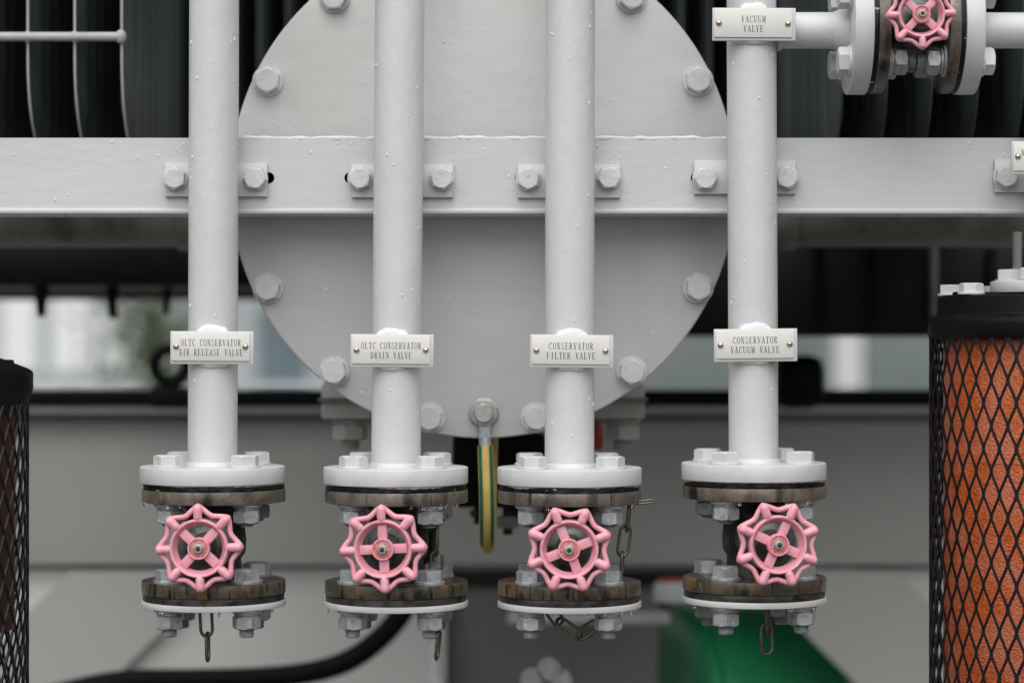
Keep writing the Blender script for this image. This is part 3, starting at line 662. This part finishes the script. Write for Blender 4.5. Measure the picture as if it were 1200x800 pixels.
# ------------------------------------------------------------------ earth cable on the cover
ey = CY-.0005; e0 = W(567,483.5,CY)
ec = thing('earth_cable', 'yellow and green earth cable bolted to the bottom of the round cover', 'cable', (e0.x, ey, e0.z))
mb = MB(); mb.disc(L(18.5), 0, .003, .0006, 40, axis='Y'); 
lg = mb.build('washer', M['galv'], ec)
mb = MB(); mb.disc(L(14.5), .003, .0065, .0006, 40, axis='Y'); mb.box((L(1.5),-.0048,-L(23)), (L(15),.0035,L(30)), bev=.001)
lug = mb.build('cable_lug', M['galv'], ec)
mb = MB(); mb.tube([(L(1.5),-.006,-L(30)),(L(2),-.007,-L(42))], L(7.4), 20); mb.build('barrel', M['galv'], lug)
put('bolt', bolt_mesh(.0185,.0095,.0132,.0025,'nutsteel'), ec, (0,-.0065,0), (R(90),.3,0))
cps = [(2,-.007,-40),(2.5,-.0085,-60),(3.5,-.012,-90),(4.5,-.014,-120),(4,-.010,-145),(3.5,.004,-160),(5,.020,-163),(8,.036,-150),(11,.05,-120),(14,.06,-80),(17,.07,-45),(20,.085,-15)]
def smooth(ps, n=6):
    ps = [Vector(q) for q in ps]; o = []
    for i in range(len(ps)-1):
        p0, p1, p2, p3 = ps[max(i-1,0)], ps[i], ps[i+1], ps[min(i+2,len(ps)-1)]
        for k in range(n):
            u = k/n; o.append(.5*((2*p1)+(-p0+p2)*u+(2*p0-5*p1+4*p2-p3)*u*u+(-p0+3*p1-3*p2+p3)*u**3))
    return o+[ps[-1]]
cps = [(min(a,4+(a-4)*.25),b_,c) for a,b_,c in cps]
cps = smooth([(L(a),b_,L(c)) for a,b_,c in cps])
mb = MB(); mb.tube(cps, L(9.6), 24); mb.build('insulation', M['yellow'], ec)
for s in (-1,1):   # two green stripes, raised a hair above the yellow
    mb = MB(); rows = []
    for i, q in enumerate(cps):
        tg = (cps[min(i+1,len(cps)-1)]-cps[max(i-1,0)]).normalized(); xx = Vector((1,0,0)); nn = xx.cross(tg).normalized()
        if nn.y > 0 and i < 30: nn = -nn
        row = []
        for k in range(7):
            a = R(27+k*5.5)*s; row.append(mb.bm.verts.new(q+(xx*math.sin(a)+nn*math.cos(a))*(L(9.6)+.00025)))
        rows.append(row)
    for a, b_ in zip(rows[:28], rows[1:29]):
        for k in range(6): mb.bm.faces.new((a[k],a[k+1],b_[k+1],b_[k]))
    mb.build('stripe', M['cgreen'], ec)

# ------------------------------------------------------------------ sideways valve at the upper right
hb = W(905,36); yv = 0.0
sv = thing('branch_valve', 'sideways valve with a pink handwheel on the branch pipe at the top right', 'valve', (hb.x, 0, hb.z-.063), 0)
def HX(px): return (px-905)*S
zc = .063
mb = MB(); mb.tube([(HX(884),0,zc),(HX(992),0,zc)], L(21.3), 40); bp_ = mb.build('branch_pipe', M['pipe'], sv)
mb = MB(); mb.lathe([(L(21),HX(909)),(L(24.5),HX(911)),(L(23.5),HX(914)),(L(21),HX(917))], 40, (0,0,zc), 'X', jitter=.02); mb.build('weld_collar', M['flange'], bp_, 60)
mb = MB(); mb.lathe([(L(21),HX(975)),(L(24),HX(982)),(L(27),HX(989)),(L(27),HX(992))], 40, (0,0,zc), 'X'); mb.build('weld_collar', M['flange'], bp_, 60)
mb = MB(); mb.disc(.0625, HX(992), HX(1014.5), .0014, 80, (0,0,zc), 'X'); mb.build('flange', M['flange'], sv)
mb = MB(); random.seed(3); mb.disc(.0605, HX(1014.5), HX(1020), .0007, 80, (0,0,zc), 'X', jitter=.008); mb.build('gasket', M['gasket'], sv, 60)
mb = MB(); mb.disc(.0615, HX(1020), HX(1034), .001, 80, (0,0,zc), 'X'); mb.build('valve_flange', M['rust'], sv)
mb = MB(); mb.disc(.0615, HX(1101), HX(1114), .001, 80, (0,0,zc), 'X'); mb.build('valve_flange', M['rust'], sv)
mb = MB(); mb.disc(.0605, HX(1114), HX(1119.5), .0007, 80, (0,0,zc), 'X', jitter=.008); mb.build('gasket', M['gasket'], sv, 60)
mb = MB(); mb.disc(.0625, HX(1119.5), HX(1141.5), .0014, 80, (0,0,zc), 'X'); mb.build('flange', M['flange'], sv)
mb = MB(); mb.tube([(HX(1140),0,zc),(HX(1420),0,zc)], L(21), 40); mb.build('outlet_pipe', M['pipe'], sv)
mb = MB(); mb.lathe([(0,HX(1033)),(.030,HX(1033)),(.023,HX(1042)),(.022,HX(1055)),(.025,HX(1067)),(.022,HX(1080)),(.023,HX(1093)),(.030,HX(1102)),(0,HX(1102))], 44, (0,0,zc), 'X', jitter=.012); mb.build('body', M['body'], sv, 60)
wz = zc+ (W(0,17,-.085).z-hb.z); wx = W(1079.5,0,-.085).x-hb.x
mb = MB(); mb.lathe([(.021,0),(.021,.044),(.024,.046),(.024,.055),(.018,.058),(.011,.064),(.0105,.074),(0,.074)], 44, (wx+.004,0,wz-.002), 'Y'); bn = mb.build('bonnet', M['bonnet'], sv, 40)
mb = MB(); mb.lathe([(.0048,.070),(.0048,.084),(0,.084)], 20, (wx,0,wz), 'Y'); mb.build('stem', M['stem'], bn)
handwheel(sv, (wx,-.085,wz), (0,0,0), 47).scale = (.80,.80,.9)
BH = bolt_mesh(.0240,.0100,.0150,.003,'flange')
for k in range(4):
    a = R(45+90*k+3); y, z_ = .045*math.cos(a), zc+.045*math.sin(a)
    rx = random.uniform(0,1)
    bs = [put('bolt', BH, sv, (HX(992),y,z_), (0, R(-90), rx)), put('bolt', BH, sv, (HX(1141.5),y,z_), (0, R(90), rx))]
    bs += [put('nut', N_LOW, sv, (HX(1034),y,z_), (0, R(90), rx)), put('nut', N_LOW, sv, (HX(1101),y,z_), (0, R(-90), rx+.3))]
    for b_ in bs: b_.rotation_mode = 'ZYX'

# ------------------------------------------------------------------ silica gel breathers
def breather(label, px, yt, rpx, gel_end, ymesh0, ymesh1, Y, seed, top_detail, gel='gel'):
    ax = W(px, ymesh1, Y); t = thing('breather', label, 'breather', ax, 0, 'black caged breathers')
    def z(py): return W(0,py,Y).z-ax.z
    Rr = L(rpx, Y)
    # head
    hp_ = [(0,z(yt)),(Rr*.90,z(yt)),(Rr*.925,z(yt+2)),(Rr*.93,z(yt+5)),(Rr*.935,z(yt+19)),(Rr*.945,z(yt+23)),(Rr*.99,z(yt+26)),(Rr*1.008,z(yt+29)),(Rr*1.012,z(yt+33)),(Rr*1.012,z(yt+46)),(Rr*1.0,z(yt+50)),(Rr*.95,z(yt+52)),(0,z(yt+52))]
    if not top_detail: hp_ = [(0,z(yt-8)),(Rr*.55,z(yt-6)),(Rr*.78,z(yt-1)),(Rr*1.0,z(yt+11)),(Rr*1.03,z(yt+14)),(Rr*1.037,z(yt+17)),(Rr*1.037,z(yt+34)),(Rr*1.0,z(yt+52)),(Rr*.95,z(yt+54)),(0,z(yt+54))]
    mb = MB(); mb.lathe(hp_, 88); hd = mb.build('head', M['black'], t, 40)
    for k in range(6):
        a = R(60*k+15); mb = MB(); rot = Matrix.Rotation(a,3,'Z')
        mb.box(rot @ Vector((Rr*.60,0,z(yt+(0 if top_detail else 4)))), (Rr*.56,.012,.006), rot, bev=.002); mb.build('rib', M['black'], hd)
    # gel column
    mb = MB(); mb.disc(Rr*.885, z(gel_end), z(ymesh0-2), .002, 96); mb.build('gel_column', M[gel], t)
    for yy in (ymesh0+140, ymesh0+348):
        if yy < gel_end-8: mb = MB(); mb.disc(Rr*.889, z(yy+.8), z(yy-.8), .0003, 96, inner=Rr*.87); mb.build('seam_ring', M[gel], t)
    # expanded metal cage
    n = 44; dz_ = L(51.5,Y)/2; zz = z(ymesh0-6); r_ = 0; mb = MB(); wdt = L(2.25,Y); th = L(1.1,Y)
    rows = int((zz-z(ymesh1))/dz_)+1
    def pt(i, r, rad): a = 2*math.pi*(i+.5*(r % 2))/n; return Vector((rad*math.cos(a), rad*math.sin(a), zz-dz_*r))
    ring = {}
    for r in range(rows):
        for i in range(n):
            for di in ((0,-1) if r % 2 == 0 else (0,1)):
                j = i+di
                A = pt(i, r, Rr*.995); B_ = pt(j, r+1, Rr*.995)
                rad = Vector((A.x+B_.x, A.y+B_.y, 0)).normalized(); d = (B_-A); tn = rad.cross(d).normalized()
                # strand bowed a little so the openings read as rounded diamonds
                sgn = 1 if (Vector((0,0,1)).cross(rad)).dot(d) > 0 else -1
                tt = Vector((0,0,1)).cross(rad)*sgn
                ps = [A, A+d*.16-tt*L(.55,Y), A+d*.5, A+d*.84+tt*L(.55,Y), B_]
                rr = []
                for kk, q in enumerate(ps):
                    ww = wdt*(1.12 if kk in (0,4) else .92)
                    rr.append([mb.bm.verts.new(q+tn*ww+rad*th*.6), mb.bm.verts.new(q+tn*ww*.5-rad*th), mb.bm.verts.new(q-tn*ww-rad*th*.6), mb.bm.verts.new(q-tn*ww*.5+rad*th)])
                for a_, b_ in zip(rr, rr[1:]):
                    for kk in range(4): mb.bm.faces.new((a_[kk], a_[(kk+1)%4], b_[(kk+1)%4], b_[kk]))
    mb.build('mesh_cage', M['cage'], t, 60)
    mb = MB(); mb.disc(Rr*1.03, z(ymesh1+20), z(ymesh1), .003, 88); mb.build('base_cup', M['black'], t)
    if top_detail:
        fz = z(343.5); mb = MB(); mb.disc(L(71.5,Y), fz, z(329.5), .0016, 80); fl = mb.build('flange', M['flange'], t)
        mb = MB(); mb.disc(L(66,Y), z(347), fz, .001, 60); mb.build('gasket', M['gasket'], t)
        for k in range(4):
            a = R(45+90*k+9); put('bolt', B_FL, fl, (.044*math.cos(a),.044*math.sin(a),z(329.5)), (0,0,random.uniform(0,1)))
        for k in range(8):
            a = R(45*k+162); put('bolt', BRB, hd, (Rr*.83*math.cos(a),Rr*.83*math.sin(a),z(yt)), (0,0,.35+k*.4))
    return t
BRB = bolt_mesh(.0205,.0085,.0128,.0024,'flange')
breather('tall black mesh breather filled with orange gel at the right edge', 1233, 346, 142, 900, 398, 905, .0, 1, True)
breather('shadowed black mesh breather with little orange showing at the left edge', -111, 421, 142, 738, 474, 905, .0, 2, False, 'gel_shaded')
q = W(1192,322,.2); rd = thing('hanging_rod', 'thin light grey rod behind the top of the right breather', 'rod', q)
mb = MB(); mb.tube([(0,0,0),(0,0,L(50,.2))], L(5,.2), 16); mb.build('rod', M['tank'], rd); mb = MB(); mb.hexa(L(17,.2), L(7,.2), 0); mb.build('nut', M['tank'], rd)

# ------------------------------------------------------------------ blurred machinery low in the background
GYv = 1.32
g0 = W(792, 812, GYv); gm = thing('green_motor', 'blurred glossy green cylinder low behind the rightmost valve', 'motor', (g0.x, g0.y, g0.z-.125))
ax = Matrix.Rotation(R(26),3,'Z') @ Matrix.Rotation(R(90),3,'Y'); rg = L(100, GYv)
mb = MB(); mb.lathe([(0,-.008),(rg*.55,-.008),(rg*.86,-.004),(rg*.93,0),(rg*.93,.012),(rg,.016),(rg,.42),(rg*.9,.44),(0,.44)], 72, (0,.03,.125), ax); mb.build('casing', M['green'], gm)
mb = MB(); mb.lathe([(rg*.94,.013),(rg*1.03,.014),(rg*1.03,.03),(rg*.99,.031)], 72, (0,.03,.125), ax); mb.build('end_band', M['green'], gm)
mb = MB(); mb.box((.10,.06,.01), (.22,.18,.03), bev=.003); mb.build('foot', M['darksteel'], gm)
hs_ = thing('black_hose', 'thick blurred black hose curving down to the left between the first two valves', 'hose', W(150,800,.85))
o0 = W(150,800,.85); hp2 = smooth([tuple(W(x,y,.85)-o0) for x,y in ((496,660),(486,690),(468,722),(440,752),(405,775),(360,788),(300,794),(220,796),(140,798),(60,815),(-60,850))], 6)
mb = MB(); mb.tube(hp2, L(12.8,.85), 18); mb.build('hose', M['rubber'], hs_)
mb = MB(); mb.tube([hp2[0]+Vector((.003,0,.05)), hp2[0]-Vector((0.0,0,.004))], L(14,.85), 18); mb.build('coupling', M['black'], hs_)
vp = thing('conduit', 'blurred pale upright conduit below the second valve', 'conduit', W(511,860,.7))
mb = MB(); mb.tube([(0,0,0),(0,0,L(110,.7))], L(8,.7), 16); mb.tube([(0,0,L(46,.7)),(0,0,L(66,.7))], L(12,.7), 16); mb.build('pipe', M['pipe'], vp)
ft = thing('pipe_fitting', 'blurred silver bolted fitting low below the third valve', 'fitting', W(640,815,.5))
mb = MB(); mb.tube([(0,0,0),(0,0,L(30,.5))], L(16,.5), 20); mb.build('body', M['galv'], ft)
BS = bolt_mesh(.022,.012,.014,.003,'galv')
for x, zz_ in ((-17,22),(17,20),(3,34)): put('bolt', BS, ft, (L(x,.5),-.02,L(zz_,.5)), FRONT)
cp = thing('white_cap', 'blurred white cap with a red rim between the third and rightmost valves', 'cap', W(787,704,.95))
mb = MB(); mb.lathe([(0,0),(L(20,.95),0),(L(22,.95),.006),(L(21,.95),.022),(L(16,.95),.027),(0,.028)], 28); mb.build('cap', M['pipe'], cp)
mb = MB(); mb.lathe([(L(16.2,.95),.0271),(L(15.5,.95),.032),(0,.033)], 28); mb.build('rim', M['red'], cp)
sh = thing('shelf_plate', 'blurred dark shelf plate under the third valve', 'shelf', W(690,722,1.0))
mb = MB(); mb.box((0,.03,-.004), (L(190,1.0),.06,.012), bev=.002); mb.build('plate', M['tank'], sh); mb = MB(); mb.box((0,.05,-.05), (L(20,.7),.02,.08)); mb.build('leg', M['cabinet'], sh)
for pxx, pyy in ((595,606),(505,603)):
    st = thing('stud_bolt', 'blurred dark stud with a nut, '+('right of the earth cable' if pxx > 550 else 'right of the second valve'), 'bolt', W(pxx,pyy+20,.34))
    mb = MB(); mb.tube([(0,0,0),(0,0,L(44,.34))], L(6,.34), 14); mb.build('shank', M['darksteel'], st)
    mb = MB(); mb.hexa(L(22,.34), L(14,.34), L(8,.34)); mb.build('nut', M['cabinet'], st)

# ------------------------------------------------------------------ rain drops
random.seed(99); mb = MB()
def drop(x, y, z, s, el=1.25, nrm=(0,-1,0)):
    mb.sphere((x,y,z), (s, s*.38, s*el), 10, 8)
for xt, xb in ((251,249),(468,464),(668,667),(881,883)):
    for i in range(22):
        py = random.uniform(-20,520); a = R(random.uniform(-68,68)); cx = xt+(xb-xt)*py/540
        if abs(py-407) < 26 or (190 < py < 232 and abs(a) > 1.0): continue
        q = W(cx,py); drop(q.x+PR*math.sin(a), -PR*math.cos(a), q.z, random.choice((.0008,.0009,.0012,.0015)), random.uniform(1,1.5))
for i in range(80):
    q = W(random.uniform(-20,1220), random.uniform(165,240), BY); drop(q.x, BY, q.z, random.choice((.0008,.0009,.0012,.0015)))
for i in range(50):
    a = random.uniform(0,6.28); r = math.sqrt(random.random())*Rd*.97
    drop(cc.x+r*math.cos(a), CY, cc.z+r*math.sin(a), random.choice((.0009,.0012,.0015)))
o = mb.build('rain_drops', M['water'], kind='stuff'); o['label'] = 'small rain drops clinging to the painted metal'; o['category'] = 'water'
mb = MB()
for i in range(34):
    q = W(random.uniform(0,1200), 250, BY); mb.sphere((q.x, BY+random.uniform(0,.003), zb-.0042), (.0019,.0016,random.uniform(.0014,.0030)), 10, 8)
for fx, fy in ((250.5,565),(464.5,566),(667.3,566.5),(884,561)):
    for i in range(7):
        a = R(random.uniform(200,340)); b0 = W(fx,fy); rr = L(83); mb.sphere((b0.x+rr*math.cos(a), rr*math.sin(a), b0.z+random.choice((ZP0,ZF0,ZP0))-.0012), (.0016,.0016,random.uniform(.0018,.003)), 8, 6)
o = mb.build('hanging_rain_drops', M['clear'], kind='stuff'); o['label'] = 'clear rain drops hanging from the beam and valve edges'; o['category'] = 'water'
